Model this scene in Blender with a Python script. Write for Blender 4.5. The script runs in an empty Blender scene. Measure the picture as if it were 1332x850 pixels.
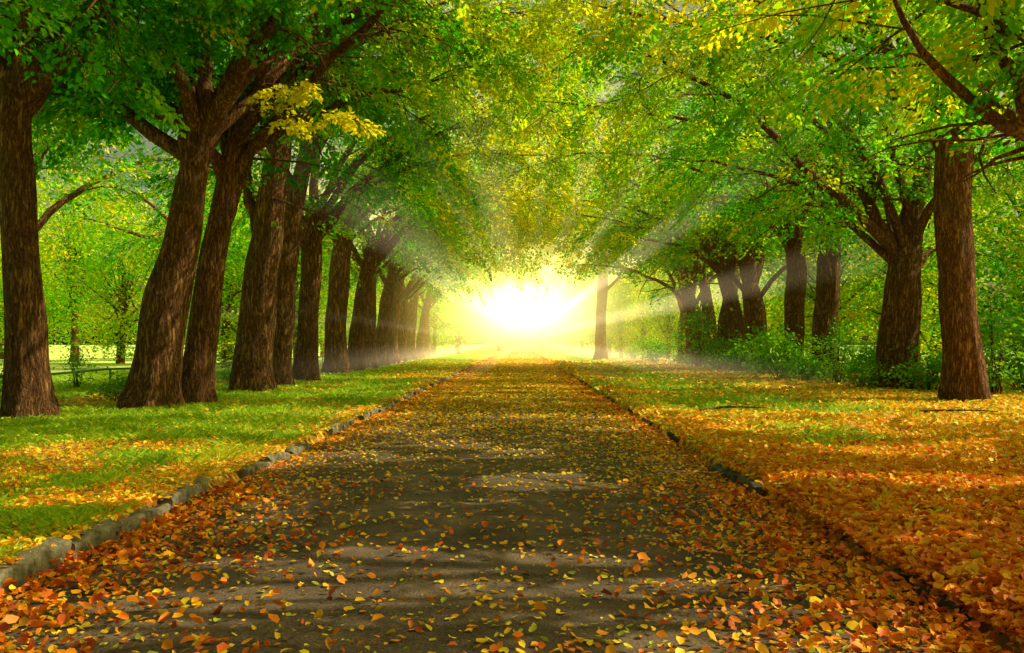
import bpy, math, random
import numpy as np
from mathutils import Vector, noise as mn
R=math.radians
scene=bpy.context.scene; col=scene.collection
scene.view_settings.view_transform='Standard'; scene.view_settings.look='None'; scene.view_settings.exposure=0
H=1.4; F=1200.0; VX,VY=677.0,448.0
def P(px,py,d): return np.array([(px-VX)/F*d, d, H+(VY-py)/F*d])
ROADL,ROADR=-2.86,2.19
AZ,EL=R(80),R(46)
SV=np.array([math.sin(AZ)*math.cos(EL),math.cos(AZ)*math.cos(EL),math.sin(EL)])

# ---------------------------------------------------------------- materials
def newmat(n):
    m=bpy.data.materials.new(n); m.use_nodes=True; nt=m.node_tree; nt.nodes.clear()
    return m,nt,nt.nodes.new('ShaderNodeOutputMaterial')
def nd(nt,t,**k):
    n=nt.nodes.new(t)
    for a,b in k.items():
        if a in n.inputs.keys(): n.inputs[a].default_value=b
        else: setattr(n,a,b)
    return n
def ramp(nt,stops,interp='LINEAR'):
    r=nt.nodes.new('ShaderNodeValToRGB'); e=r.color_ramp; e.interpolation=interp
    while len(e.elements)<len(stops): e.elements.new(0.5)
    for el,(p,c) in zip(e.elements,stops): el.position=p; el.color=(*c,1)
    return r
def leafmat(name,stops,tstops,trans=0.5,rough=0.45,jit=0.10):
    m,nt,out=newmat(name); L=nt.links.new
    a=nd(nt,'ShaderNodeAttribute',attribute_name='tint')
    oi=nt.nodes.new('ShaderNodeObjectInfo')
    s=nd(nt,'ShaderNodeMath',operation='MULTIPLY_ADD'); L(oi.outputs['Random'],s.inputs[0]); s.inputs[1].default_value=jit; L(a.outputs['Fac'],s.inputs[2])
    r1=ramp(nt,stops); r2=ramp(nt,tstops); L(s.outputs[0],r1.inputs[0]); L(s.outputs[0],r2.inputs[0])
    p=nd(nt,'ShaderNodeBsdfPrincipled'); p.inputs['Roughness'].default_value=rough; p.inputs['Specular IOR Level'].default_value=0.25
    t=nd(nt,'ShaderNodeBsdfTranslucent'); L(r1.outputs[0],p.inputs['Base Color']); L(r2.outputs[0],t.inputs[0])
    mx=nd(nt,'ShaderNodeMixShader'); mx.inputs[0].default_value=trans; L(p.outputs[0],mx.inputs[1]); L(t.outputs[0],mx.inputs[2]); L(mx.outputs[0],out.inputs[0])
    return m
M={}
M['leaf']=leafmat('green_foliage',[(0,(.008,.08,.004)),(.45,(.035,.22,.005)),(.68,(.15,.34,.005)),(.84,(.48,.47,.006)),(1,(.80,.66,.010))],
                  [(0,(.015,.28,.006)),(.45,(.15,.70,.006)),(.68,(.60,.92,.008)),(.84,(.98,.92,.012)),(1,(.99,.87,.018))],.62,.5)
M['shrub']=leafmat('shrub_foliage',[(0,(.012,.08,.01)),(.6,(.06,.25,.010)),(1,(.2,.40,.015))],
                  [(0,(.04,.28,.01)),(.6,(.2,.68,.015)),(1,(.5,.82,.02))],.5)
M['grass']=leafmat('grass_blades',[(0,(.04,.18,.006)),(.5,(.19,.43,.01)),(1,(.56,.58,.02))],
                  [(0,(.14,.47,.01)),(.5,(.5,.84,.02)),(1,(.88,.9,.04))],.45,.5,0)
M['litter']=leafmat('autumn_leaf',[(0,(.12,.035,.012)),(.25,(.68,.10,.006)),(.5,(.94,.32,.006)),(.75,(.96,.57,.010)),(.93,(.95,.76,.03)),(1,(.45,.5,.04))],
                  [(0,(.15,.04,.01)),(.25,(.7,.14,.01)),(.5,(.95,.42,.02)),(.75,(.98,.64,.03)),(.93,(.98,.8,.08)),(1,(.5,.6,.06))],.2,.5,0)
def barkmat():
    m,nt,out=newmat('furrowed_bark'); L=nt.links.new
    tc=nd(nt,'ShaderNodeTexCoord'); 
    nw=nd(nt,'ShaderNodeTexNoise'); nw.inputs['Scale'].default_value=3; nw.inputs['Detail'].default_value=3; L(tc.outputs['Object'],nw.inputs[0])
    wv=nd(nt,'ShaderNodeMix',data_type='RGBA'); wv.inputs['Factor'].default_value=.12; L(tc.outputs['Object'],wv.inputs['A']); L(nw.outputs['Color'],wv.inputs['B'])
    mp=nd(nt,'ShaderNodeMapping'); mp.inputs['Scale'].default_value=(1,1,.12); L(wv.outputs['Result'],mp.inputs[0])
    n1=nd(nt,'ShaderNodeTexNoise'); n1.inputs['Scale'].default_value=16; n1.inputs['Detail'].default_value=10; n1.inputs['Roughness'].default_value=.64; n1.inputs['Distortion'].default_value=.4; L(mp.outputs[0],n1.inputs[0])
    n3=nd(nt,'ShaderNodeTexNoise'); n3.inputs['Scale'].default_value=28; n3.inputs['Detail'].default_value=7; n3.inputs['Roughness'].default_value=.72
    mp3=nd(nt,'ShaderNodeMapping'); mp3.inputs['Scale'].default_value=(1,1,.5); L(tc.outputs['Object'],mp3.inputs[0]); L(mp3.outputs[0],n3.inputs[0])
    s1=nd(nt,'ShaderNodeMath',operation='SUBTRACT'); L(n1.outputs[0],s1.inputs[0]); s1.inputs[1].default_value=.5
    ab=nd(nt,'ShaderNodeMath',operation='ABSOLUTE'); L(s1.outputs[0],ab.inputs[0])
    ad=nd(nt,'ShaderNodeMath',operation='MULTIPLY_ADD'); L(ab.outputs[0],ad.inputs[0]); ad.inputs[1].default_value=3.0
    sc=nd(nt,'ShaderNodeMath',operation='MULTIPLY'); L(n3.outputs[0],sc.inputs[0]); sc.inputs[1].default_value=.6; L(sc.outputs[0],ad.inputs[2])
    rr=ramp(nt,[(.25,(.028,.012,.006)),(.48,(.24,.10,.034)),(.9,(.72,.38,.14))]); L(ad.outputs[0],rr.inputs[0])
    n2=nd(nt,'ShaderNodeTexNoise'); n2.inputs['Scale'].default_value=1.3; n2.inputs['Detail'].default_value=4; L(tc.outputs['Object'],n2.inputs[0])
    r2=ramp(nt,[(.5,(0,0,0)),(.7,(1,1,1))]); L(n2.outputs[0],r2.inputs[0])
    mx=nd(nt,'ShaderNodeMix',data_type='RGBA'); L(rr.outputs[0],mx.inputs['A']); mx.inputs['B'].default_value=(.07,.09,.02,1)
    ml=nd(nt,'ShaderNodeMath',operation='MULTIPLY'); L(r2.outputs[0],ml.inputs[0]); ml.inputs[1].default_value=.2; L(ml.outputs[0],mx.inputs['Factor'])
    p=nd(nt,'ShaderNodeBsdfPrincipled'); p.inputs['Roughness'].default_value=.85; p.inputs['Specular IOR Level'].default_value=.2; L(mx.outputs['Result'],p.inputs['Base Color'])
    b=nd(nt,'ShaderNodeBump'); b.inputs['Strength'].default_value=1; b.inputs['Distance'].default_value=.10; L(ad.outputs[0],b.inputs['Height']); L(b.outputs[0],p.inputs['Normal'])
    L(p.outputs[0],out.inputs[0]); return m
M['bark']=barkmat()
def simple(name,c1,c2,scale,rough=.9,bump=.02,detail=8):
    m,nt,out=newmat(name); L=nt.links.new
    tc=nd(nt,'ShaderNodeTexCoord'); n=nd(nt,'ShaderNodeTexNoise'); n.inputs['Scale'].default_value=scale; n.inputs['Detail'].default_value=detail; n.inputs['Roughness'].default_value=.7; L(tc.outputs['Object'],n.inputs[0])
    r=ramp(nt,[(.35,c1),(.65,c2)]); L(n.outputs[0],r.inputs[0])
    p=nd(nt,'ShaderNodeBsdfPrincipled'); p.inputs['Roughness'].default_value=rough; L(r.outputs[0],p.inputs['Base Color'])
    b=nd(nt,'ShaderNodeBump'); b.inputs['Distance'].default_value=bump; L(n.outputs[0],b.inputs['Height']); L(b.outputs[0],p.inputs['Normal']); L(p.outputs[0],out.inputs[0]); return m
M['kerb']=simple('weathered_mossy_concrete',(.045,.05,.022),(.34,.29,.18),8,bump=.04)
M['kerbdark']=simple('damp_mossy_concrete',(.02,.03,.012),(.10,.09,.05),7)
M['rail']=simple('green_painted_metal',(.02,.10,.03),(.05,.2,.07),12,.5,.002)
def asphalt():
    m,nt,out=newmat('old_asphalt'); L=nt.links.new
    tc=nd(nt,'ShaderNodeTexCoord')
    n=nd(nt,'ShaderNodeTexNoise'); n.inputs['Scale'].default_value=70; n.inputs['Detail'].default_value=8; n.inputs['Roughness'].default_value=.7; L(tc.outputs['Object'],n.inputs[0])
    n2=nd(nt,'ShaderNodeTexNoise'); n2.inputs['Scale'].default_value=1.3; n2.inputs['Detail'].default_value=9; n2.inputs['Roughness'].default_value=.65; L(tc.outputs['Object'],n2.inputs[0])
    w=nd(nt,'ShaderNodeMix',data_type='RGBA'); w.inputs['Factor'].default_value=.5; L(tc.outputs['Object'],w.inputs['A']); L(n2.outputs['Color'],w.inputs['B'])
    v=nd(nt,'ShaderNodeTexVoronoi',feature='DISTANCE_TO_EDGE'); v.inputs['Scale'].default_value=1.5; L(w.outputs['Result'],v.inputs[0])
    cr=ramp(nt,[(0,(.2,.2,.2)),(.010,(1,1,1))]); L(v.outputs[0],cr.inputs[0])
    r=ramp(nt,[(.36,(.035,.024,.018)),(.5,(.13,.092,.062)),(.66,(.34,.24,.15))]); 
    av=nd(nt,'ShaderNodeMix',data_type='FLOAT'); av.inputs['Factor'].default_value=.4; L(n.outputs[0],av.inputs['A']); L(n2.outputs[0],av.inputs['B']); L(av.outputs['Result'],r.inputs[0])
    mu=nd(nt,'ShaderNodeMix',data_type='RGBA',blend_type='MULTIPLY'); mu.inputs['Factor'].default_value=.8; L(r.outputs[0],mu.inputs['A']); L(cr.outputs[0],mu.inputs['B'])
    p=nd(nt,'ShaderNodeBsdfPrincipled'); p.inputs['Roughness'].default_value=.85; p.inputs['Specular IOR Level'].default_value=.2; L(mu.outputs['Result'],p.inputs['Base Color'])
    b=nd(nt,'ShaderNodeBump'); b.inputs['Distance'].default_value=.02; b.inputs['Strength'].default_value=1; L(n.outputs[0],b.inputs['Height']); L(b.outputs[0],p.inputs['Normal'])
    L(p.outputs[0],out.inputs[0]); return m
M['asphalt']=asphalt()
def groundmat():
    m,nt,out=newmat('verge_soil_litter_grass'); L=nt.links.new
    tc=nd(nt,'ShaderNodeTexCoord')
    v=nd(nt,'ShaderNodeTexVoronoi'); v.inputs['Scale'].default_value=13; L(tc.outputs['Object'],v.inputs[0])
    sp=nd(nt,'ShaderNodeSeparateColor'); L(v.outputs['Color'],sp.inputs[0])
    lr=ramp(nt,[(0,(.10,.035,.01)),(.3,(.48,.15,.012)),(.6,(.78,.38,.02)),(.85,(.85,.55,.03)),(1,(.25,.25,.03))]); L(sp.outputs[0],lr.inputs[0])
    n=nd(nt,'ShaderNodeTexNoise'); n.inputs['Scale'].default_value=9; n.inputs['Detail'].default_value=8; n.inputs['Roughness'].default_value=.7; L(tc.outputs['Object'],n.inputs[0])
    gr=ramp(nt,[(.3,(.06,.19,.01)),(.55,(.24,.41,.012)),(.75,(.52,.52,.03))]); L(n.outputs[0],gr.inputs[0])
    a=nd(nt,'ShaderNodeAttribute',attribute_name='green')
    s=nd(nt,'ShaderNodeMath',operation='MULTIPLY_ADD'); L(n.outputs[0],s.inputs[0]); s.inputs[1].default_value=.8; L(a.outputs['Fac'],s.inputs[2])
    mr=nd(nt,'ShaderNodeMapRange'); mr.inputs[1].default_value=.8; mr.inputs[2].default_value=1.0; L(s.outputs[0],mr.inputs[0])
    mx=nd(nt,'ShaderNodeMix',data_type='RGBA'); L(mr.outputs[0],mx.inputs['Factor']); L(lr.outputs[0],mx.inputs['A']); L(gr.outputs[0],mx.inputs['B'])
    mr2=nd(nt,'ShaderNodeMapRange'); mr2.inputs[1].default_value=1.05; mr2.inputs[2].default_value=1.6; L(a.outputs['Fac'],mr2.inputs[0])
    mx2=nd(nt,'ShaderNodeMix',data_type='RGBA'); L(mr2.outputs[0],mx2.inputs['Factor']); L(mx.outputs['Result'],mx2.inputs['A']); mx2.inputs['B'].default_value=(.55,.70,.14,1)  # pale tone paints the meadow's sunlit look into the ground colour
    p=nd(nt,'ShaderNodeBsdfPrincipled'); p.inputs['Roughness'].default_value=.9; L(mx2.outputs['Result'],p.inputs['Base Color'])
    b=nd(nt,'ShaderNodeBump'); b.inputs['Distance'].default_value=.04; L(n.outputs[0],b.inputs['Height']); L(b.outputs[0],p.inputs['Normal']); L(p.outputs[0],out.inputs[0]); return m
M['ground']=groundmat()

# ---------------------------------------------------------------- mesh helpers
def nrm(a): return a/np.maximum(np.linalg.norm(a,axis=-1,keepdims=True),1e-9)
def mkmesh(name,V,Fc,mat,tint=None,smooth=False,attr='tint'):
    V=np.asarray(V,dtype=np.float32); Fc=np.asarray(Fc,dtype=np.int32); k=Fc.shape[1]
    me=bpy.data.meshes.new(name); me.vertices.add(len(V)); me.vertices.foreach_set('co',V.ravel())
    me.loops.add(Fc.size); me.polygons.add(len(Fc))
    me.polygons.foreach_set('loop_start',np.arange(0,Fc.size,k,dtype=np.int32)); me.polygons.foreach_set('vertices',Fc.ravel())
    if smooth: me.polygons.foreach_set('use_smooth',np.ones(len(Fc),dtype=bool))
    me.update(calc_edges=True)
    if tint is not None:
        a=me.attributes.new(attr,'FLOAT','POINT'); a.data.foreach_set('value',np.asarray(tint,dtype=np.float32))
    me.materials.append(mat); return me
def link(name,me,parent=None):
    o=bpy.data.objects.new(name,me); col.objects.link(o)
    if parent: o.parent=parent
    return o
def tag(o,label=None,cat=None,group=None,kind=None):
    if label: o['label']=label
    if cat: o['category']=cat
    if group: o['group']=group
    if kind: o['kind']=kind
    return o
def empty(name,loc,rz=0):
    o=bpy.data.objects.new(name,None); o.empty_display_size=.3; col.objects.link(o); o.location=loc; o.rotation_euler=(0,0,rz); return o
class MB:
    def __init__(s): s.V=[];s.F=[];s.n=0
    def add(s,V,Fq): s.V.append(V); s.F.append(np.asarray(Fq)+s.n); s.n+=len(V)
    def tube(s,pts,rad,sides=6,fn=None):
        pts=np.asarray(pts,float); n=len(pts); T=nrm(np.gradient(pts,axis=0))
        ref=np.array([1.,0,0]) if abs(T[0][0])<.8 else np.array([0,0,1.])
        Ns=[];cur=ref
        for t in T:
            cur=cur-t*np.dot(cur,t); cur=cur/np.linalg.norm(cur); Ns.append(cur)
        N=np.array(Ns); B=np.cross(T,N); th=np.linspace(0,2*np.pi,sides,endpoint=False)
        r=np.asarray(rad,float)[:,None]*np.ones((n,sides))
        if fn is not None: r=r*fn(th[None,:],pts[:,2][:,None])
        V=pts[:,None,:]+r[...,None]*(np.cos(th)[None,:,None]*N[:,None,:]+np.sin(th)[None,:,None]*B[:,None,:])
        i=np.arange(n-1)[:,None]*sides; j=np.arange(sides)[None,:]; j2=(j+1)%sides
        Fq=np.stack([i+j,i+j2,i+sides+j2,i+sides+j],-1).reshape(-1,4)
        s.add(V.reshape(-1,3),Fq)
    def twigs(s,A,Bp,r):
        m=len(A); t=nrm(Bp-A); ref=np.tile([0,0,1.],(m,1)); ref[np.abs(t[:,2])>.9]=[1,0,0]
        n=nrm(np.cross(t,ref)); b=np.cross(t,n); vs=[]
        for base,rr in ((A,r),(Bp,r*.35)):
            for k in range(3):
                a=k*2*math.pi/3; vs.append(base+rr*(math.cos(a)*n+math.sin(a)*b))
        V=np.stack(vs,1).reshape(-1,3); o=(np.arange(m)*6)[:,None,None]
        Fq=(np.array([[0,1,4,3],[1,2,5,4],[2,0,3,5]])[None]+o).reshape(-1,4); s.add(V,Fq)
    def mesh(s,name,mat,smooth=True): return mkmesh(name,np.concatenate(s.V),np.concatenate(s.F),mat,smooth=smooth)
def resample(pts,n):
    pts=np.asarray(pts,float); d=np.r_[0,np.cumsum(np.linalg.norm(np.diff(pts,axis=0),axis=1))]; u=np.linspace(0,d[-1],n)
    out=np.stack([np.interp(u,d,pts[:,k]) for k in range(3)],1)
    for _ in range(max(1,n//8)): out[1:-1]=(out[:-2]+2*out[1:-1]+out[2:])/4
    return out
def leaves(B,A,N,Ls,Ws,six=False,fold=.15):
    A=nrm(A); S=nrm(np.cross(N,A)); N=np.cross(A,S); L=Ls[:,None]; W=Ws[:,None]
    if six:
        vs=[B,B+A*L*.28+S*W*.46+N*W*fold,B+A*L*.62+S*W*.42+N*W*fold,B+A*L-N*L*.12,B+A*L*.62-S*W*.42+N*W*fold,B+A*L*.28-S*W*.46+N*W*fold]
    else: vs=[B,B+A*L*.45+S*W*.5+N*W*fold,B+A*L,B+A*L*.45-S*W*.5+N*W*fold]
    k=len(vs); V=np.stack(vs,1).reshape(-1,3); Fc=np.arange(len(V)).reshape(-1,k); return V,Fc,k
# gaps cut through the canopy to throw sun dapples: value noise over the ground plane, followed up along the sun
GN=np.random.default_rng(99).random((2,128,128))
def vnoise(k,u,v):
    u=u%127;v=v%127;i=np.floor(u).astype(int);j=np.floor(v).astype(int);a=u-i;b=v-j;a=a*a*(3-2*a);b=b*b*(3-2*b);g=GN[k]
    return (g[i,j]*(1-a)+g[i+1,j]*a)*(1-b)+(g[i,j+1]*(1-a)+g[i+1,j+1]*a)*b
def gap(W):
    G=W-SV*((W[:,2])/SV[2])[:,None]; x,y=G[:,0],G[:,1]
    n=.64*vnoise(0,x/4.2+40,y/.95+40)+.36*vnoise(1,x/1.2+50,y/.45+50)
    g=(n>np.where(y<11,.60,.565))&(x>-20)&(x<16)&(y>1)&(y<60)
    # strips that let the sun reach the trunks of the left row
    hx,hy=-SV[0]/math.cos(EL),-SV[1]/math.cos(EL)
    for (tx,ty,ln,th) in ((-7.5,18.8,6,.30),(-7.1,20.4,5,.45),(-7.4,26,6.5,.38),(-7.7,33,6.5,.42),(-8.8,16.4,4,.6)):
        dx,dy=x-tx,y-ty; al=dx*hx+dy*hy; pe=np.abs(dx*hy-dy*hx)
        g|=(al>-1.2)&(al<ln)&(pe<.85)&(vnoise(1,x/.6+9,y/.6+9)>th)
    return g

# ---------------------------------------------------------------- trees
def limb_curve(p0,az,el0,el1,L,rg,n=9):
    pts=[np.array(p0,float)]
    for i in range(n-1):
        t=i/(n-2); el=R(el0+(el1-el0)*t**.8); az+=rg.normal(0,.13)
        pts.append(pts[-1]+L/(n-1)*np.array([math.sin(az)*math.cos(el),math.cos(az)*math.cos(el),math.sin(el)+rg.normal(0,.08)]))
    return np.array(pts)
def build_tree(label,base,trunk,tr,limbs,seed,leafsize=.13,nleaf=86,six=False,group='avenue trees lining the road',nsec=9,nspray=5,
               zmin=3.3,sides=32,rings=44,yellow=.05,name='avenue_tree',world=True,axis_x=0.,bias=0.0):
    rg=np.random.default_rng(seed)
    base=np.array([base[0],base[1],0.05]); root=empty(name,base)
    tag(root,label,'tree',group)
    tp=resample(np.array(trunk)-base,rings)
    u=np.linspace(0,1,rings); rr=np.interp(u,np.linspace(0,1,len(tr)),tr)
    ph=rg.uniform(0,6.28,8)
    def fn(th,z):
        fl=np.exp(-np.maximum(z,0)/.45)
        return 1+fl*(.34+.18*np.sin(5*th+ph[0])+.10*np.sin(3*th+ph[1]))+.06*np.sin(2*th+z*.9+ph[2])+.04*np.sin(9*th+2*np.sin(1.1*z+ph[3]))+.035*np.sin(15*th+3*np.sin(.8*z+ph[4]))+.05*np.sin(2.6*z+ph[5]+th)
    tp[0,2]=-.25
    mb=MB(); mb.tube(tp,rr,sides,fn); link('trunk',mb.mesh('trunk',M['bark']),root)
    AO=[];AD=[];AL=[];AY=[];AN=[]
    for lm in limbs:
        lp,r0=lm[0],lm[1]; fl_=lm[2] if len(lm)>2 else ''; yl_=fl_=='y'
        SO=[];SD=[];SL=[]
        lp=resample(np.array(lp)-base,14); n=len(lp); t=np.linspace(0,1,n)
        lp[1:]+=np.cumsum(rg.normal(0,.06 if not yl_ else .02,(n-1,3)),0)
        mb=MB(); rad=r0*(1-t)**.9+.010; mb.tube(lp,rad,10)
        Llen=np.linalg.norm(np.diff(lp,axis=0),axis=1).sum()
        ns=5 if yl_ else max(3,int(nsec*Llen/8*(1.25 if fl_=='n' else 1)))
        for k in range(ns):
            tt=.2+.8*(k+rg.random())/ns
            if yl_: tt=.45+.55*(k+rg.random())/ns
            f=tt*(n-1); i=min(int(f),n-2); p=lp[i]+(lp[i+1]-lp[i])*(f-i)
            T=nrm(lp[i+1]-lp[i]); side=nrm(np.cross(T,[0,0,1.])+1e-6)*(1 if k%2 else -1)
            d=nrm(T*.6+side*rg.uniform(.4,1.1)+np.array([0,0,rg.uniform(-.5,.3)])); L2=rg.uniform(1.6,3.6)*(1.15-.4*tt)*(.22 if yl_ else 1)
            m=6; sp=[p]; dd=d.copy()
            for q in range(m-1):
                dd=nrm(dd+rg.normal(0,.15,3)+np.array([0,0,-.10])); sp.append(sp[-1]+dd*L2/(m-1))
            sp=np.array(sp); r2=max(.010,float(np.interp(tt,t,rad))*.3)
            mb.tube(sp,r2*(1-np.linspace(0,1,m))**.8+.005,5)
            for q in range(2 if yl_ else nspray):
                g=.15+.85*(q+rg.random())/nspray; ff=g*(m-1); ii=min(int(ff),m-2); o=sp[ii]+(sp[ii+1]-sp[ii])*(ff-ii)
                T2=nrm(sp[ii+1]-sp[ii]); s2=nrm(np.cross(T2,[0,0,1.])+1e-6)*(1 if q%2 else -1)
                dr=nrm(T2*.7+s2*rg.uniform(.2,1)+np.array([0,0,rg.uniform(-.6,.15)]))
                if yl_: dr=nrm(dr*[1,1,.2])
                SO.append(o);SD.append(dr);SL.append(rg.uniform(.7,1.3)*(.45 if yl_ else 1))
        for q in range(2 if yl_ else 9):
            i=n-1-q; dr=nrm(rg.normal(0,1,3)*[1,1,.3]+[0,0,-.5*(not yl_)]); SO.append(lp[i]);SD.append(dr);SL.append(rg.uniform(.5,1.1)*(.5 if yl_ else 1))
        SO=np.array(SO);SD=np.array(SD);SL=np.array(SL); W=SO+SD*SL[:,None]+base
        zc=zmin+rg.uniform(-.3,.5,len(W))
        if world: zc=zc+np.clip(1.8-np.abs(W[:,0]+.3)*.28,0,1.8); keep=(W[:,2]>zc)&(W[:,1]>5.5)
        else: keep=W[:,2]>zc
        keep&=(W[:,2]<11)|(rg.random(len(W))<.55)
        SO,SD,SL=SO[keep],SD[keep],SL[keep]
        if len(SO):
            mb.twigs(SO,SO+SD*SL[:,None]-np.array([0,0,.12]),.010); AO.append(SO);AD.append(SD);AL.append(SL);AY.append(np.full(len(SO),yl_));AN.append(np.full(len(SO),fl_!=''))
        link('limb',mb.mesh('limb',M['bark']),root)
    SO=np.concatenate(AO);SD=np.concatenate(AD);SL=np.concatenate(AL);YY=np.concatenate(AY);NN=np.concatenate(AN); S=len(SO)
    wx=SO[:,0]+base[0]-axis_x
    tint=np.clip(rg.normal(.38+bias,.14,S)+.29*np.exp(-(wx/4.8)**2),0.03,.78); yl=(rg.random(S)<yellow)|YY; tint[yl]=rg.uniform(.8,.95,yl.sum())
    cnt=nleaf; O=np.repeat(SO,cnt,0);D=np.repeat(SD,cnt,0);LL=np.repeat(SL,cnt); Ti=np.repeat(tint,cnt); YL=np.repeat(YY,cnt); NC=np.repeat(NN,cnt); m=len(O)
    t=rg.random(m); lat=nrm(np.cross(D,[0,0,1.])+1e-6); sg=rg.choice([-1,1],m)
    off=rg.random(m)**.8*.5*(1.1-.5*t)*np.where(YL,.55,1)
    pos=O+D*(t*LL)[:,None]+lat*(sg*off)[:,None]+np.stack([np.zeros(m),np.zeros(m),-.14*t*t-.28*off+rg.normal(0,.10,m)*np.where(YL,.4,1)],1)
    ax=D*.6+lat*(sg*.8)[:,None]+rg.normal(0,.35,(m,3))+[0,0,-.35]
    if world:
        kp=(~gap(pos+base)|NC)&(~YL|(rg.random(m)<.42)); pos,ax,Ti=pos[kp],ax[kp],Ti[kp]; m=len(pos)
    N=np.array([0,0,1.])+rg.normal(0,.5,(m,3))
    ls=leafsize*rg.uniform(.65,1.25,m); V,Fc,k=leaves(pos,ax,N,ls,ls*rg.uniform(.5,.72,m),six)
    tv=np.repeat(np.clip(Ti+rg.normal(0,.06,m),0,1),k)
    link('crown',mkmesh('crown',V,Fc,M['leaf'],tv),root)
    return root
def auto_limbs(top,below,n,rg,L=(6.5,8.5),road=0,r=.15,lead=.18,reach=11.5,low=False,fan=0):
    out=[]; top=np.array(top);below=np.array(below)
    a0=rg.uniform(0,6.28)
    for i in range(n):
        az=a0+i*2*math.pi/n+rg.normal(0,.25); k=rg.random()
        p=below+(top-below)*k; toward=math.sin(az)*road
        out.append((limb_curve(p,az,rg.uniform(45,65),rg.uniform(0,18) if toward>-.2 else rg.uniform(-15,6),rg.uniform(*L),rg),r*rg.uniform(.8,1.15)))
    out.append((limb_curve(top,rg.uniform(0,6.28),80,60,5.0,rg),lead))
    for i in range(fan): out.append((limb_curve(top-[0,0,rg.uniform(0,.6)],(i-(fan-1)/2)*.9+math.pi/2*(1 if i%2 else -1),rg.uniform(76,84),68,8.5,rg),rg.uniform(.26,.36)))
    sp=[(-.55,66,12,.8),(0,58,4,.7),(.5,70,16,.75)]
    if low: sp=[(-.55,66,10,.8),(.15,48,-6,.45),(.5,70,12,.75),(-.2,38,-2,.32)]
    if fan: sp=[(-.3,78,14,.7),(.4,80,20,.6)]
    for da,e0,e1,q in sp:
        out.append((limb_curve(top-[0,0,rg.uniform(0,.8)],math.pi/2*road+da+rg.normal(0,.1),e0,e1,reach*rg.uniform(.85,1.05),rg,11),lead*q*rg.uniform(.9,1.1)))
    return out
def px_tree(label,d,pts,tr,limbs,seed,nauto,road,reach=11,low=False,back=1,**k):
    rg=np.random.default_rng(seed+500)
    tw=[P(x,y,d) for x,y in pts]; 
    LL=[([P(q[0],q[1],d+(q[2] if len(q)>2 else 0)) for q in l[0]],*l[1:]) for l in limbs]
    LL+=auto_limbs(tw[-back],tw[-back-1],nauto,rg,road=road,reach=reach,low=low)
    return build_tree(label,tw[0][:2],tw,tr,LL,seed,**k)
px_tree('thick dark tree at the left edge of the photo, forking high up',16.4,[(38,545),(30,430),(22,300),(12,190),(15,110)],[.36,.33,.31,.30,.25],
   [([(18,130),(60,88),(105,48,.5),(150,5,1),(190,-60,1.5)],.19),([(15,120),(8,60),(0,-10),(-10,-100)],.22),([(40,105),(45,60),(60,10),(80,-60)],.1)],1,4,1,six=True,yellow=.02,zmin=4.0,bias=-.06)
px_tree('stout leaning tree second from the left edge, its flared foot lit by sun',19,[(197,532),(203,470),(214,400),(232,320),(246,240),(262,170)],[.50,.44,.42,.34,.31,.24],
   [([(246,240),(238,150),(245,60,1),(240,-50,1)],.2),([(262,175),(292,110),(322,50,1),(345,-30,2)],.2)],2,5,1,six=True,yellow=.04,bias=-.03)
px_tree('slender leaning tree close behind the stout one on the left',20.6,[(253,526),(262,430),(275,340),(290,250),(305,180)],[.34,.31,.28,.25,.2],
   [([(278,320),(310,250),(345,150,1),(370,60,2)],.13),([(302,190),(340,168,-1),(375,155,-2),(415,150,-2.5),(450,160,-3)],.04,'y'),([(302,185),(330,140,-1),(355,115,-2),(395,108,-2.5)],.04,'y'),
    ([(305,180),(390,90,.5),(480,45,1),(570,22,1.5),(690,8,2)],.11,'n')],3,4,1,six=True,yellow=.03)
px_tree('broad trunked tree fourth from the left, growing against a slimmer trunk',26,[(328,509),(332,420),(342,330),(355,240),(364,160)],[.52,.47,.46,.4,.3],
   [([(345,320),(320,250),(318,170),(335,60,1)],.2),([(364,160),(440,100),(530,65),(620,52),(730,50)],.1,'n')],4,5,1)
px_tree('slimmer tree tucked behind the right side of the broad left trunk',29.5,[(364,500),(368,420),(372,340),(385,250),(400,180)],[.36,.33,.3,.28,.22],
   [([(400,180),(480,120),(570,95),(650,85),(740,88)],.09,'n')],5,4,1)
px_tree('sixth tree of the left row, upright with a widening foot',33,[(397,494),(400,420),(404,350),(408,270)],[.42,.37,.36,.3],
   [([(408,270),(470,190),(560,145),(640,120),(740,110)],.10,'n')],6,4,1,low=True)
px_tree('tall straight tree on the right verge, nearest to the right edge of the photo',21.7,[(1252,520),(1247,430),(1240,330),(1238,240),(1242,150),(1246,40)],[.45,.42,.4,.39,.35,.24],
   [([(1240,200),(1215,120),(1200,30,-1),(1180,-60,-2)],.16),([(1240,170),(1130,85),(1000,45),(860,22),(730,5)],.12,'n'),([(1240,240),(1262,180),(1290,110,.5),(1310,20,1)],.13)],11,5,-1,13,back=2,six=True,bias=.06,yellow=.07)
px_tree('forked tree on the right verge with a long bough sweeping over the road',27.4,[(1163,507),(1168,430),(1172,375),(1180,325)],[.56,.52,.52,.44],
   [([(1172,345),(1140,290),(1115,240),(1095,190),(1060,110,-1)],.24),([(1180,335),(1196,250),(1201,180),(1207,90),(1212,-10)],.36),
    ([(1165,330),(1100,270,-1),(1040,215,-2),(980,150,-3),(910,100,-4),(850,62,-5),(760,40,-5)],.17,'n')],12,4,-1,13,bias=.06,yellow=.07)
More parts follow.
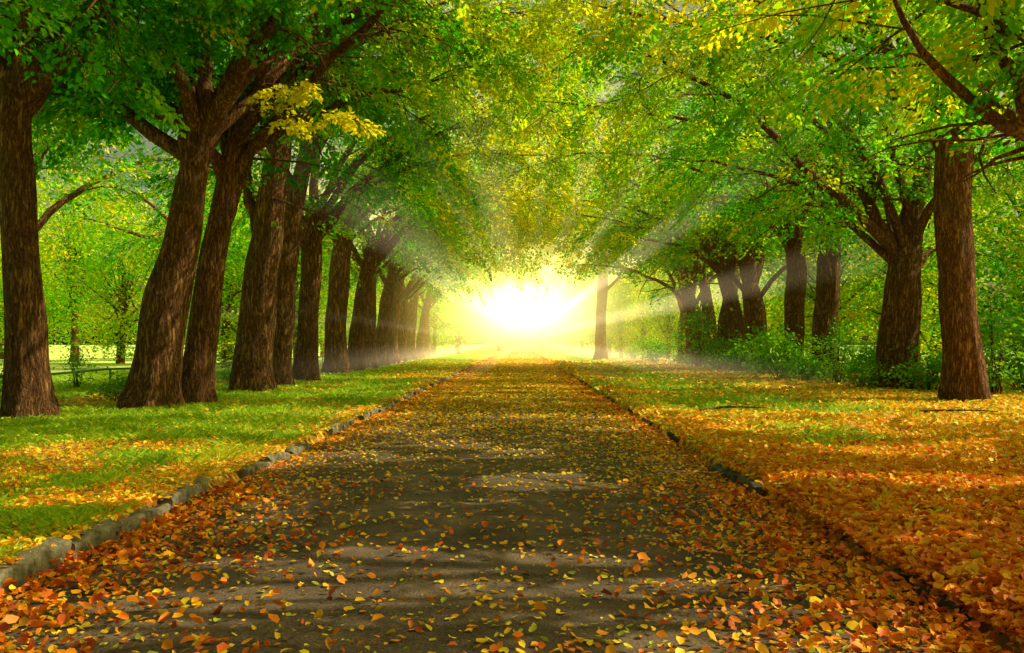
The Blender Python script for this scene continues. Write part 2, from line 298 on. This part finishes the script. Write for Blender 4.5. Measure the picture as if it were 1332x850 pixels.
px_tree('third tree of the right row, its foot hidden in shrubs',35,[(1070,490),(1072,420),(1078,340),(1085,260),(1082,170)],[.46,.42,.38,.34,.22],
   [([(1085,260),(980,160),(880,115),(780,95),(690,100)],.11,'n'),([(1078,320),(1100,250),(1115,170),(1120,90)],.15)],13,5,-1,13,back=2,bias=.08)
px_tree('fourth tree of the right row, close to the third and rising from shrubs',39,[(1031,486),(1032,420),(1036,350),(1030,290),(1020,200)],[.42,.4,.38,.34,.22],
   [([(1034,330),(1052,260),(1060,180)],.15)],14,4,-1,13,back=2,low=True,bias=.08)
px_tree('lone far tree standing at the right side of the bright road end',76,[(782,464),(781,425),(783,385),(786,330)],[.48,.44,.42,.3],
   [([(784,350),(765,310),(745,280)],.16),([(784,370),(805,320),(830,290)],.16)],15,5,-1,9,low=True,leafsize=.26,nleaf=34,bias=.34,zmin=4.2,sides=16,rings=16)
rg=np.random.default_rng(77)
b=(10.3,13.5)
build_tree('near tree beyond the right edge, its heavy dark boughs crossing the top right corner',b,[(b[0],b[1],0),(10.2,13.5,2),(10.0,13.4,3.6)],[.5,.42,.36],
   [([(10,13.4,3.4),P(1400,215,13.2),P(1330,205,13),P(1270,165,12.8),P(1205,90,12.5),P(1150,10,12.3),P(1110,-60,12)],.17),
    ([(10,13.4,3.5),P(1430,200,13.2),P(1340,150,13),P(1305,60,12.8),P(1290,-40,12.5)],.30),
    ([(10,13.4,3.5),P(1450,180,14),P(1330,170,15),P(1250,110,16),P(1150,60,17),P(1030,30,18),P(930,-20,19)],.12)]+auto_limbs((10,13.4,3.8),(10,13.4,3.2),3,rg,road=-1,L=(6,8),reach=13),21,six=True,bias=.10,yellow=.14,zmin=4.8,nleaf=100)
b=(-9.3,10.5)
build_tree('near tree beyond the left edge, its leafy boughs hanging into the top left corner',b,[(b[0],b[1],0),(-9.3,10.5,2),(-9.2,10.6,4.2)],[.45,.36,.33],
   auto_limbs((-9.2,10.6,4.3),(-9.2,10.6,3.6),4,rg,road=1,L=(6,8),reach=12),22,six=True,zmin=5.4,yellow=.02,nleaf=100,bias=-.06)
b=(10.8,6.2); rg=np.random.default_rng(78)
build_tree('nearest tree beyond the right edge, only its crown overhead reaching the road',b,[(b[0],b[1],0),(10.8,6.2,2),(10.7,6.3,4.4)],[.45,.38,.33],
   auto_limbs((10.7,6.3,4.5),(10.7,6.3,3.8),8,rg,road=-1,L=(6,8),reach=13)+auto_limbs((10.7,6.3,4.5),(10.7,6.3,3.8),3,rg,road=-1,L=(6,8),reach=10),23,bias=.1,zmin=5.2,nleaf=110,leafsize=.17)  # crown mostly out of view, thickened to shade the near road
def children(o): return [c for c in bpy.data.objects if c.parent==o]
def proto(seed,road,leafsize,nleaf,lean=0,fork=4.6,r=.42,n=4,bias=0.,fan=0):
    rg=np.random.default_rng(seed); top=(lean,rg.uniform(-.3,.3),fork)
    tr=[(0,0,0),(lean*.15,0,fork*.35),(lean*.5,.05,fork*.7),top]
    return build_tree('x',(0,0),tr,[r,r*.9,r*.85,r*.7],auto_limbs(top,tr[2],n,rg,road=road,r=.14,lead=.17,reach=11 if road>0 else 13,low=not fan,fan=fan),seed,leafsize=leafsize,nleaf=nleaf,nsec=9 if not fan else 7,nspray=5,world=False,sides=20,rings=24,bias=bias,zmin=3.6 if not fan else 5.0,axis_x=8.5*road if road>0 else -11.5)
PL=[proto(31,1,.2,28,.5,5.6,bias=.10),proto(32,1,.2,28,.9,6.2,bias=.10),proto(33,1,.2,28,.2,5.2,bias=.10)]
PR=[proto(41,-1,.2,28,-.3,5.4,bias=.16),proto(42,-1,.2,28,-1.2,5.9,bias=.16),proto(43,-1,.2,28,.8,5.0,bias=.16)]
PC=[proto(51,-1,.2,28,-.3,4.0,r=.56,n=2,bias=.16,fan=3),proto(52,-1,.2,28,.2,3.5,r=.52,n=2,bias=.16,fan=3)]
used=set()
def place(pr,loc,rz,sc,label,group=None,tilt=0):
    if pr.name not in used: used.add(pr.name); o=pr
    else:
        o=pr.copy(); col.objects.link(o)
        for c in children(pr):
            k=c.copy(); col.objects.link(k); k.parent=o
    o.location=loc; o.rotation_euler=(0,tilt,rz); o.scale=(sc,sc,sc); o['label']=label
    if group: o['group']=group
    return o
ords=['first','second','third','fourth','fifth','sixth','seventh','eighth','ninth','tenth','eleventh','twelfth','thirteenth','fourteenth','fifteenth']
for i,(px,d,s) in enumerate([(436,41,1.2),(460,45,1.0),(478,50,1.1),(494,55,1.0),(508,61,1.1),(521,68,1.0),(533,76,1.05),(545,85,1.0),(554,96,1.05)]):
    place(PL[i%3],((px-VX)/F*d,d,.08),random.Random(i).uniform(-.2,.2),s,'%s tree back along the left row, warm lit near the bright road end'%ords[i+6],None,[-.03,.02,-.015,.03][i%4])
for i,(pr,px,d,s,tl) in enumerate([(PC[0],982,44,1.05,.05),(PR[1],963,47,1.0,0),(PC[1],944,49,1.15,.02),(PR[0],926,53,.95,-.03),(PC[0],908,55,1.1,-.05),(PC[1],893,60,1.2,-.03),(PR[2],862,90,1.0,0),(PR[1],835,104,1.0,0)]):
    place(pr,((px-VX)/F*d,d,.08),random.Random(i+20).uniform(-.35,.35),s,'%s tree back along the right row, rising among shrubs toward the bright end'%ords[i+4],None,tl)
for i,(px,d,s) in enumerate([(38,31,1.0),(262,52,1.1)]):
    place(PL[(i+1)%3],((px-VX)/F*d,d,.08),random.Random(i+40).uniform(0,6),s,'%s tree of the outer row, its low crown filling the gap behind the left row'%ords[i],'outer trees behind the left row')
def bushy(name,seed,rx,hz,z0,nclump,per,ls,cat,mat,stems,spread=.55,tb=.5):
    rg=np.random.default_rng(seed); root=empty(name,(0,0,0)); tag(root,'x',cat)
    C=nrm(rg.normal(0,1,(nclump,3)))*(rg.random((nclump,1))**.4)
    C[:,2]=(C[:,2]+1)/2; ex=1-.35*C[:,2:3]; P0=np.concatenate([C[:,:2]*rx*ex*(1+.25*rg.normal(0,1,(nclump,1))),z0+C[:,2:3]*(hz-z0)*(1+.15*rg.normal(0,1,(nclump,1)))],1)
    m=nclump*per; cs=rg.uniform(.6,1.3,nclump)*spread
    pos=np.repeat(P0,per,0)+rg.normal(0,1,(m,3))*[1,1,.55]*np.repeat(cs,per)[:,None]
    pos[:,2]=np.where(pos[:,2]<.08,.08+rg.random(m)*.4,pos[:,2])
    ax=rg.normal(0,1,(m,3))*[1,1,.5]+[0,0,-.3]; N=np.array([0,0,1.])+rg.normal(0,.6,(m,3)); l=ls*rg.uniform(.6,1.3,m)
    V,Fc,k=leaves(pos,ax,N,l,l*.6)
    ti=np.repeat(np.clip(rg.normal(tb,.18,nclump),0,1),per)+rg.normal(0,.06,m)
    link('foliage' if cat=='shrub' else 'crown',mkmesh('foliage',V,Fc,mat,np.repeat(np.clip(ti,0,.85),k)),root)
    mb=MB(); sel=rg.permutation(nclump)[:stems]
    if cat=='shrub':
        for s in sel: mb.tube(resample([(rg.normal(0,.1),rg.normal(0,.1),-.1),P0[s]*[.5,.5,.6],P0[s]],6),np.linspace(.025,.006,6),5)
        link('stems',mb.mesh('stems',M['bark']),root)
    else:
        tp=resample([(0,0,-.2),(.2,.1,hz*.4),(0,.2,hz*.85)],12); mb.tube(tp,np.linspace(.3,.05,12),10)
        link('trunk',mb.mesh('trunk',M['bark']),root)
        mb=MB()
        for s in sel: mb.tube(resample([(.15,.1,hz*rg.uniform(.2,.5)),P0[s]*[.5,.5,.8],P0[s]],7),np.linspace(.09,.01,7),5)
        link('limbs',mb.mesh('limbs',M['bark']),root)
    return root
BG=[bushy('woodland_tree',60+i,4.2,[11,13,9][i],.5,150,75,.24,'tree',M['leaf'],24,.7,.62) for i in range(3)]
lt=[(-27,62),(-33,68),(-39,74),(-45,80),(-24,76),(-30,84),(-16,50),(-15,62),(-52,70),(-60,78),(-16.5,74),(-15,88),(-19,60),(-21,98)]
for i,(x,y) in enumerate(lt):
    place(BG[i%3],(x,y,0),i*1.3,(1.05+.2*((i*7)%5)/5)*(.8 if x>-20 else 1),'%s bushy woodland tree across the meadow, seen between the left trunks'%ords[i],'woodland trees across the left meadow')
rt=[(17.5,27),(19,33),(17,40),(21,47),(17.5,54),(22,24),(24,36),(19,64),(24,58),(18,75),(23,84),(17,96),(28,46),(19,110),(15.5,47)]
for i,(x,y) in enumerate(rt):
    place(BG[(i+1)%3],(x,y,0),i*1.7+.5,.85+.25*((i*3)%5)/5,'%s bushy woodland tree close behind the right row of trunks'%ords[i],'woodland trees behind the right row')
for i,(x,y,s) in enumerate([(11.8,74,.62),(13.2,66,.6),(12,86,.7),(9.6,88,.7),(9.6,100,.85),(10.6,80,.5)]):
    place(BG[(i*2)%3],(x,y,0),i*2.7,s,'%s low bright bushy tree between the right trunk cluster and the lone far tree'%ords[i],'low bushy trees near the right road end')
for i,(x,y,s) in enumerate([(-10.5,112,.9),(-8.2,122,.85),(-12,126,1.1),(8.4,126,.95)]):
    place(BG[(i+1)%3],(x,y,0),i*1.9,s,'%s glowing bushy tree closing in the side of the bright road end'%ords[i],'bushy trees around the bright road end')
for i,(x,y) in enumerate([(-27,150),(-19,150),(-11,160),(24,150),(16,152),(9,160),(-36,140),(-4,172),(4,170)]):
    place(BG[i%3],(x,y,0),i*2.1,1.45,'%s hazy distant tree past the bright end of the road'%ords[i],'distant trees past the road end')
SH=[bushy('shrub',80+i,[1.6,1.2,.9][i],[1.9,1.3,2.4][i],.15,[38,34,26][i],[38,38,36][i],.16,'shrub',M['shrub'],14,.3,.66) for i in range(3)]
sh=[(850,62,1),(825,78,.8),(908,49,1.3),(935,46,.9),(962,43,1.0),(990,38,.7),(1012,34,1.0),(1050,32,.8),(1088,30,.7),(1118,27,.5),(1205,26,.8),(1290,24,.9),(1325,26,1.1),(1140,33,1.0),(885,56,.9)]
for i,(px,d,s) in enumerate(sh):
    place(SH[i%3],((px-VX)/F*d,d,.06),i*1.1,s,'%s leafy green shrub in the undergrowth at the feet of the right trees'%ords[i],'shrubs under the right row')
for i,(px,d,s) in enumerate([(150,21.5,.45),(98,27,.45),(20,22,.5),(300,31,.45)]):
    place(SH[(i+1)%3],((px-VX)/F*d,d,.06),i*1.9,s,'%s small weedy bush between the left trunks and the railing'%ords[i],'small bushes under the left row')

# ---------------------------------------------------------------- ground, road, kerbs
def greenmask(x,y):
    n=mn.noise(Vector((x*.35,y*.22,3)))+.6*mn.noise(Vector((x*1.1,y*.8,7)))
    if x<ROADL:
        g=.63+n*1.0-.45*math.exp(-(ROADL-x-.1)/.6)+(.15 if x<-6 else 0)
        if x<-12: g+=.5
    elif x>ROADR:
        band=math.exp(-((x-5.2)/3.0)**2)*min(1,max(0,(y-11)/8)); g=-.12+n*.75+band*.95
        if x>14: g+=.7
    else: g=0
    if y>90: g+=.4
    g=min(1,max(0,g))
    if x<-14: g=1+min(.7,(-14-x)*.2)  # high values select the painted sunlit tone of the meadow
    return g
def hgt(x,y):
    n=.05*mn.noise(Vector((x*.5,y*.4,1)))+.02*mn.noise(Vector((x*2.2,y*2.2,5)))
    if x<ROADL-.05: e=min(1,(ROADL-.05-x)/.1); return -.04+e*(.13+n)
    if x>ROADR+.05: e=min(1,(x-ROADR-.05)/.1); return -.04+e*(.12+n+.05*math.exp(-((x-ROADR-.5)/.5)**2))
    return -.04
def axis(fine,lo,hi,far):
    a=list(np.arange(lo,hi,fine)); s=fine; x=hi
    while x<far: a.append(x); s*=1.25; x+=s
    a.append(far); s=fine;x=lo-fine; b=[]
    while x>-far: b.append(x); s*=1.25; x-=s
    b.append(-far); return np.array(b[::-1]+a)
xs=axis(.16,-12,12,1500); xs=np.sort(np.unique(np.r_[xs[(abs(xs-ROADL)>.3)&(abs(xs-ROADR)>.3)],ROADL-.3,ROADL-.15,ROADL-.05,ROADR+.05,ROADR+.15,ROADR+.3])); ys=axis(.25,2,34,1500)
X,Y=np.meshgrid(xs,ys); Z=np.array([hgt(a,b) for a,b in zip(X.ravel(),Y.ravel())]); G=np.array([greenmask(a,b) for a,b in zip(X.ravel(),Y.ravel())])
nx,ny=len(xs),len(ys); i=np.arange(ny-1)[:,None]*nx; j=np.arange(nx-1)[None]
Fq=np.stack([i+j,i+j+1,i+nx+j+1,i+nx+j],-1).reshape(-1,4)
g=link('ground',mkmesh('ground',np.stack([X.ravel(),Y.ravel(),Z],1),Fq,M['ground'],G,True,'green')); g['kind']='structure'
rx=np.linspace(ROADL-.02,ROADR+.02,28); ry=np.r_[np.arange(-6,40,.3),np.arange(40,170,2.)]
def roadz(a,b): return .012*mn.noise(Vector((a*.8,b*.5,2)))+.03*(1-((a+.33)/2.5)**2)
X,Y=np.meshgrid(rx,ry); Z=np.array([roadz(a,b) for a,b in zip(X.ravel(),Y.ravel())])
nx=len(rx); i=np.arange(len(ry)-1)[:,None]*nx; j=np.arange(nx-1)[None]
rd=link('road',mkmesh('road',np.stack([X.ravel(),Y.ravel(),Z],1),np.stack([i+j,i+j+1,i+nx+j+1,i+nx+j],-1).reshape(-1,4),M['asphalt'],smooth=True)); rd['kind']='structure'
def kerb(name,xe,side,h,gapf,seed,mat):
    rg=np.random.default_rng(seed); y=2.0; mb=MB(); w=.14
    while y<150:
        L=rg.uniform(.75,1.15)
        if rg.random()>gapf(y):
            n=17; yy=np.linspace(y,y+L,n); off=rg.normal(0,.026); rot=rg.normal(0,.036); hh=h+rg.normal(0,.016)-(.025 if y>9 else 0); tl=rg.normal(0,.04)
            prof=np.array([(0,-.12),(0,hh*.45),(.002,hh-.03),(.010,hh-.008),(.03,hh),(w-.03,hh),(w-.01,hh-.010),(w,hh-.03),(w,-.12)])
            k=len(prof); V=[]
            for q,yv in enumerate(yy):
                endr=.018 if q in(0,n-1) else (.004 if q in (1,n-2) else 0)
                for (a,b) in prof:
                    nz=mn.noise(Vector((a*9+seed,yv*5,b*9)))*.020+mn.noise(Vector((a*30,yv*17,b*30)))*.015
                    chip=max(0,mn.noise(Vector((yv*3.3,seed+a*9,4)))-.12)*.24*(b>.05)
                    bb=b+(nz-endr-chip if b>0 else 0)
                    V.append((xe+side*(a+off+rot*(yv-y)+nz*.8+chip*(.6 if a<.05 else 0)+(endr if a==0 else -endr if a==w else 0)),yv,bb+tl*(yv-y)*.5))
            V=np.array(V); i=np.arange(n-1)[:,None]*k; j=np.arange(k)[None]; j2=(j+1)%k
            mb.add(V,np.stack([i+j,i+j2,i+k+j2,i+k+j],-1).reshape(-1,4))
            for e in (0,(n-1)*k): mb.add(V[e:e+k],[(0,1,7,8),(1,2,6,7),(2,3,5,6)])
        y+=L+rg.uniform(.01,.05)
    o=link(name,mb.mesh('kerb',mat,False)); o['kind']='structure'
kerb('kerb_left',ROADL,-1,.13,lambda y:.0 if y<8.0 else .45,3,M['kerb']); kerb('kerb_right',ROADR,1,.08,lambda y:.45,8,M['kerbdark'])

# ---------------------------------------------------------------- leaf litter, grass
LT=np.array([(0,0,0),(.5,0,0),(1,0,.0),(.22,.26,0),(.62,.3,0),(.62,-.3,0),(.22,-.26,0)])
LF=[(0,1,3),(1,4,3),(1,2,4),(0,6,1),(1,6,5),(1,5,2)]
def leafset(X,Y,Z,size,tilt,curl,rg):
    m=len(X); T=np.tile(LT[None],(m,1,1)); T[:,:,2]+=curl[:,None]*(np.abs(T[:,:,1])*1.3+.9*(T[:,:,0]-.5)**2)+rg.normal(0,.05,(m,7))
    T[:,:,0]-=.5; T[:,:,1]*=rg.uniform(.6,1.35,m)[:,None]; T[:,:,1]+=(rg.normal(0,.3,m)[:,None])*(T[:,:,0]**2); T*=size[:,None,None]
    a=rg.uniform(0,6.28,m); nv=nrm(np.stack([rg.normal(0,1,m)*tilt,rg.normal(0,1,m)*tilt,np.ones(m)],1))
    ax=np.stack([np.cos(a),np.sin(a),np.zeros(m)],1); ax=nrm(ax-nv*(ax*nv).sum(1,keepdims=True)); by=np.cross(nv,ax)
    V=T[:,:,0:1]*ax[:,None]+T[:,:,1:2]*by[:,None]+T[:,:,2:3]*nv[:,None]+np.stack([X,Y,Z],1)[:,None]
    Fc=(np.array(LF)[None]+(np.arange(m)*7)[:,None,None]).reshape(-1,3); return V.reshape(-1,3),Fc
rg=np.random.default_rng(5)
def depth_samples(n,d0,d1): return d0*(d1/d0)**rg.random(n)
def mk_litter(n,x0,x1,d0,d1,prob,tiltv,stack,name,label,tintf,zf,sizegrow=.0,smin=.045,smax=.1):
    d=depth_samples(n,d0,d1); x=rg.uniform(0,1,n); lo=np.maximum(x0,-.6*d-.5); hi=np.minimum(x1,.6*d+.5); ok=hi>lo
    d,x,lo,hi=d[ok],x[ok],lo[ok],hi[ok]; X=lo+x*(hi-lo)
    keep=rg.random(len(X))<np.array([prob(a,b) for a,b in zip(X,d)]); X,d=X[keep],d[keep]
    Z=np.array([zf(a,b) for a,b in zip(X,d)])+rg.random(len(X))*stack+.006
    size=rg.uniform(smin,smax,len(X))*(1+sizegrow*np.maximum(0,d-10)/20)
    V,Fc=leafset(X,d,Z,size,tiltv,rg.uniform(-.3,1.0,len(X)),rg)
    ti=np.clip(tintf(X,d)+rg.normal(0,.18,len(X)),0,1)
    o=link(name,mkmesh(name,V,Fc,M['litter'],np.repeat(ti,7))); tag(o,label,'fallen leaves',None,'stuff'); return o
def hk(x,y):
    z=hgt(x,y)
    if ROADR<x<ROADR+.22: z=max(z,.07)
    if ROADL-.2<x<ROADL: z=max(z,.125 if y<9 else .10)
    return z
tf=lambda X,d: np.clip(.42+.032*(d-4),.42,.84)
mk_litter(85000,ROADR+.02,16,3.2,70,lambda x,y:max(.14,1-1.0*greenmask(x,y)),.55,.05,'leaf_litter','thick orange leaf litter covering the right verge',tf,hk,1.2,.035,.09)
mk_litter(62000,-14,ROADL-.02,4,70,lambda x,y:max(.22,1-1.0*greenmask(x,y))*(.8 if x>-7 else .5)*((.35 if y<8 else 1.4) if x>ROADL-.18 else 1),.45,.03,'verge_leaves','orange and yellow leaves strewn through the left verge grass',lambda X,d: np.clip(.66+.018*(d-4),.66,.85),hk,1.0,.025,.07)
def edgew(y): return .5+.4*mn.noise(Vector((y*.55,3.3,1)))
def rp(x,y):
    r=math.exp(-(max(0,ROADR-x))/(.46*edgew(y)*2)); l=math.exp(-(x-ROADL)/(.30*edgew(y+20)*2))
    return .045+.05*mn.noise(Vector((x*.7,y*.35,9)))+.95*r+.85*l+min(.95,max(0,.034*(y-7.5)))
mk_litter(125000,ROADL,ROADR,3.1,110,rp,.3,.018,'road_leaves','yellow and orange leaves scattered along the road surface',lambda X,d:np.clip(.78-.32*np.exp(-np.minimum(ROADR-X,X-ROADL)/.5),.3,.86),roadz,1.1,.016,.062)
mk_litter(22000,ROADL,ROADR,3.0,9,lambda x,y:.95*math.exp(-(ROADR-x)/(.56*edgew(y)*1.9))+.9*math.exp(-(x-ROADL)/(.52*edgew(y+20)*1.8)),.65,.07,'kerbside_leaves','red orange leaves drifted against the kerbs in the foreground',lambda X,d:X*0+.38,roadz,0,.03,.08)
cols=[('red',.24),('orange',.5),('golden yellow',.74),('pale yellow',.9),('brown',.08)]
LM=[]
for ci,(cn,cv) in enumerate(cols):
    for v in range(4):
        V,Fc=leafset(np.zeros(1),np.zeros(1),np.zeros(1),np.array([.056]),.10,np.array([[-.1,.3,.6,.15][v]]),rg)
        V[:,2]-=V[:,2].min(); LM.append((mkmesh('fallen_leaf',V,Fc,M['litter'],np.full(7,cv)),cn))
wts=[0,0,1,1,1,1,2,2,2,2,2,3,3,4]
ra=random.Random(4); pl=[]
while len(pl)<290:
    y=3.6*(9.5/3.6)**ra.random(); x=ra.uniform(-2.7,1.9)
    if abs(x)>.6*y: continue
    if ra.random()>.45+.9*mn.noise(Vector((x*.9,y*.7,21))): continue
    pl.append((x,y))
for x,y in pl:
    me,cn=LM[ra.choice(wts)*4+ra.randrange(4)]
    o=link('fallen_leaf',me); o.location=(x,y,roadz(x,y)+.004); o.rotation_euler=(ra.gauss(0,.10),ra.gauss(0,.10),ra.uniform(0,6.28)); s=ra.uniform(.5,1.3); o.scale=(s,s*ra.uniform(.8,1.2),s)
    tag(o,'single %s fallen leaf lying on the dark asphalt in the foreground'%cn,'leaf','%s leaves on the near asphalt'%cn)
def grass(n,x0,x1,d0,d1,name,label):
    d=depth_samples(n,d0,d1); lo=np.maximum(x0,-.6*d-.5); hi=np.minimum(x1,.6*d+.5); ok=hi>lo; d,lo,hi=d[ok],lo[ok],hi[ok]
    X=lo+rg.random(len(d))*(hi-lo); g=np.array([greenmask(a,b) for a,b in zip(X,d)]); keep=rg.random(len(X))<np.clip((g-.3)*1.8,.03,1); X,d=X[keep],d[keep]
    cl=np.array([mn.noise(Vector((a*1.6,b*1.3,11))) for a,b in zip(X,d)])
    Z=np.array([hgt(a,b) for a,b in zip(X,d)])-.01; m=len(X); h=rg.uniform(.03,.10,m)*(1+.006*d)*(1+1.0*np.clip(cl,-.3,.6)); w=.0035*(1+.09*d)
    a=rg.uniform(0,6.28,m); s=np.stack([np.cos(a),np.sin(a),0*a],1)*w[:,None]; B=np.stack([X,d,Z],1); ln=np.stack([rg.normal(0,.5,m)*h,rg.normal(0,.5,m)*h,h],1)
    V=np.stack([B-s,B+s,B+ln*.6+s*.6,B+ln+np.stack([ln[:,0]*.4,ln[:,1]*.4,-.1*h],1)],1).reshape(-1,3)
    o=link(name,mkmesh(name,V,np.arange(m*4).reshape(-1,4),M['grass'],np.repeat(np.clip(rg.normal(.6,.22,m)+.35*cl,0,1),4))); tag(o,label,'grass',None,'stuff')
grass(190000,-20,ROADL-.15,4,75,'grass','green grass growing in patches on the left verge')
grass(70000,ROADR+.2,13,6,75,'grass','green grass showing through the leaves on the right verge')

# ---------------------------------------------------------------- railing, fallen branches
rt_=empty('railing',(-11.6,18,0)); tag(rt_,'low green tubular railing running behind the left row of trees','railing')
mb=MB(); yy=np.linspace(-4,44,40); mb.tube(np.stack([0*yy,yy,.68+.02*np.sin(yy)],1),np.full(40,.03),8); link('rail',mb.mesh('rail',M['rail']),rt_)
for k in range(13):
    mb=MB(); mb.tube([(0,-4+4*k,-.1),(0,-4+4*k,.3),(0,-4+4*k,.67)],[.028]*3,8); link('post',mb.mesh('post',M['rail']),rt_)
def stick(x,y,pts,label):
    mb=MB(); pp=resample([(a,b,c) for a,b,c in pts],12); pp[:,2]+=.02; mb.tube(pp,np.linspace(.028,.008,12),6)
    for q in (4,6,8): mb.tube(resample([pp[q],pp[q]+[.15,.12*(-1)**q,.05],pp[q]+[.34,.2*(-1)**q,.02]],5),np.linspace(.01,.004,5),4)
    o=link('fallen_branch',mb.mesh('fallen_branch',M['bark'])); o.location=(x,y,hgt(x,y)+.03); tag(o,label,'branch')
stick(3.5,18.0,[(0,0,0),(.5,.25,.06),(1.0,.3,.05),(1.5,.55,.02)],'dark fallen branch lying across the leaves of the right verge')
stick(7.4,17.2,[(0,0,0),(.5,-.2,.04),(1.0,-.1,.03),(1.3,-.3,.02)],'thin fallen branch near the foot of the tall right tree')

# ---------------------------------------------------------------- painted glow at the road end: self-emitting volume, no scattered sunlight
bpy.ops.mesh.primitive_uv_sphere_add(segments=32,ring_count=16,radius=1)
ms=bpy.context.object; ms.name='glow_mist'; ms.location=(.6,80,4.6); ms.scale=(26,60,22); ms['kind']='structure'
m,nt,out=newmat('emissive_glow_mist'); L=nt.links.new  # emits the glow itself, standing in for haze lit by the sun
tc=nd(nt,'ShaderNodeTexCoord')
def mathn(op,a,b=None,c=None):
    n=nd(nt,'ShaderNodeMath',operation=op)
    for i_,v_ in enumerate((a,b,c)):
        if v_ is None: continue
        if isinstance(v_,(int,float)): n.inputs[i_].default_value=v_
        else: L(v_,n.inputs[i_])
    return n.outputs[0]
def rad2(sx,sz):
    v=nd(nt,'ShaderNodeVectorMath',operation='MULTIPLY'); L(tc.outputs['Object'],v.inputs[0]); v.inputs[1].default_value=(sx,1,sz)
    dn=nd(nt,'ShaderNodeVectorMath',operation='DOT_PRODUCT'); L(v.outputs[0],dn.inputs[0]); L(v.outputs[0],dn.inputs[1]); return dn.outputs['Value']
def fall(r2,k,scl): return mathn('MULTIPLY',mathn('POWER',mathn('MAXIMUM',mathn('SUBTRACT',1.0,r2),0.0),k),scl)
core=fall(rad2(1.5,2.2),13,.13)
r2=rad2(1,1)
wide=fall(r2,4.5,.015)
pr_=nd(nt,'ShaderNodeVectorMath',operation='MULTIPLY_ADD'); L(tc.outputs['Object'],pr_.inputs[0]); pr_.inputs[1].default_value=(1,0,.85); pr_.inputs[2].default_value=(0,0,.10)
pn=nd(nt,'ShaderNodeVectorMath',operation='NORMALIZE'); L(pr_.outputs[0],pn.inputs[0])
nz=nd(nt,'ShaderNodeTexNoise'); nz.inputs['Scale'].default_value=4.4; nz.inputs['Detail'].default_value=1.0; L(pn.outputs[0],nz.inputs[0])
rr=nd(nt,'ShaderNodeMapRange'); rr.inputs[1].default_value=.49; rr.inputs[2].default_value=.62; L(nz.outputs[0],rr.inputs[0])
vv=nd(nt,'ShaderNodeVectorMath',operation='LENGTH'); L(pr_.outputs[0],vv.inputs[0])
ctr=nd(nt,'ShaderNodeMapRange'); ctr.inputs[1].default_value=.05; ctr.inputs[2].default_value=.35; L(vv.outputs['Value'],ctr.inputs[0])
painted_ray=mathn('MULTIPLY',mathn('MULTIPLY',fall(r2,1.1,.024),rr.outputs[0]),ctr.outputs[0])  # light shafts painted as emission, fanned out around an eye-height axis
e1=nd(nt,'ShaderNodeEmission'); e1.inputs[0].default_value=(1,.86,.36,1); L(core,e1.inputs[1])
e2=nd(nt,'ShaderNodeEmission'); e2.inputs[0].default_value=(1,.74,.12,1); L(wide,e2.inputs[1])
e3=nd(nt,'ShaderNodeEmission'); e3.inputs[0].default_value=(1,.76,.40,1); L(painted_ray,e3.inputs[1])
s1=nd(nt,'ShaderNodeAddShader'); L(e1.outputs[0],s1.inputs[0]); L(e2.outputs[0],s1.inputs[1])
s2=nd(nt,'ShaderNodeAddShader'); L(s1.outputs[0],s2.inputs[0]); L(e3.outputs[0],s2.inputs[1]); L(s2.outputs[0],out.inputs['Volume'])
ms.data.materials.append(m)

# ---------------------------------------------------------------- light and camera
w=bpy.data.worlds.new('World'); scene.world=w; w.use_nodes=True; nt=w.node_tree; bg=nt.nodes['Background']
sk=nt.nodes.new('ShaderNodeTexSky'); sk.sky_type='NISHITA'; sk.sun_disc=False; sk.sun_elevation=EL; sk.sun_rotation=AZ; sk.dust_density=6
mx=nt.nodes.new('ShaderNodeMix'); mx.data_type='RGBA'; mx.blend_type='MULTIPLY'; mx.inputs['Factor'].default_value=1; mx.inputs['B'].default_value=(1,.94,.42,1)
nt.links.new(sk.outputs[0],mx.inputs['A']); nt.links.new(mx.outputs['Result'],bg.inputs[0]); bg.inputs[1].default_value=.145
sd=bpy.data.lights.new('sun','SUN'); sd.energy=5; sd.angle=R(.5); sd.color=(1,.88,.58); so=bpy.data.objects.new('sun',sd); col.objects.link(so)
so.rotation_euler=(-Vector(SV)).to_track_quat('-Z','Y').to_euler()
cd=bpy.data.cameras.new('camera'); cam=bpy.data.objects.new('camera',cd); col.objects.link(cam); scene.camera=cam
cd.lens=F/1332*36; cd.clip_end=5000; cd.clip_start=.05; cam.location=(0,0,H)
cam.rotation_euler=(R(90)+math.atan(23/F),0,math.atan(11/F))
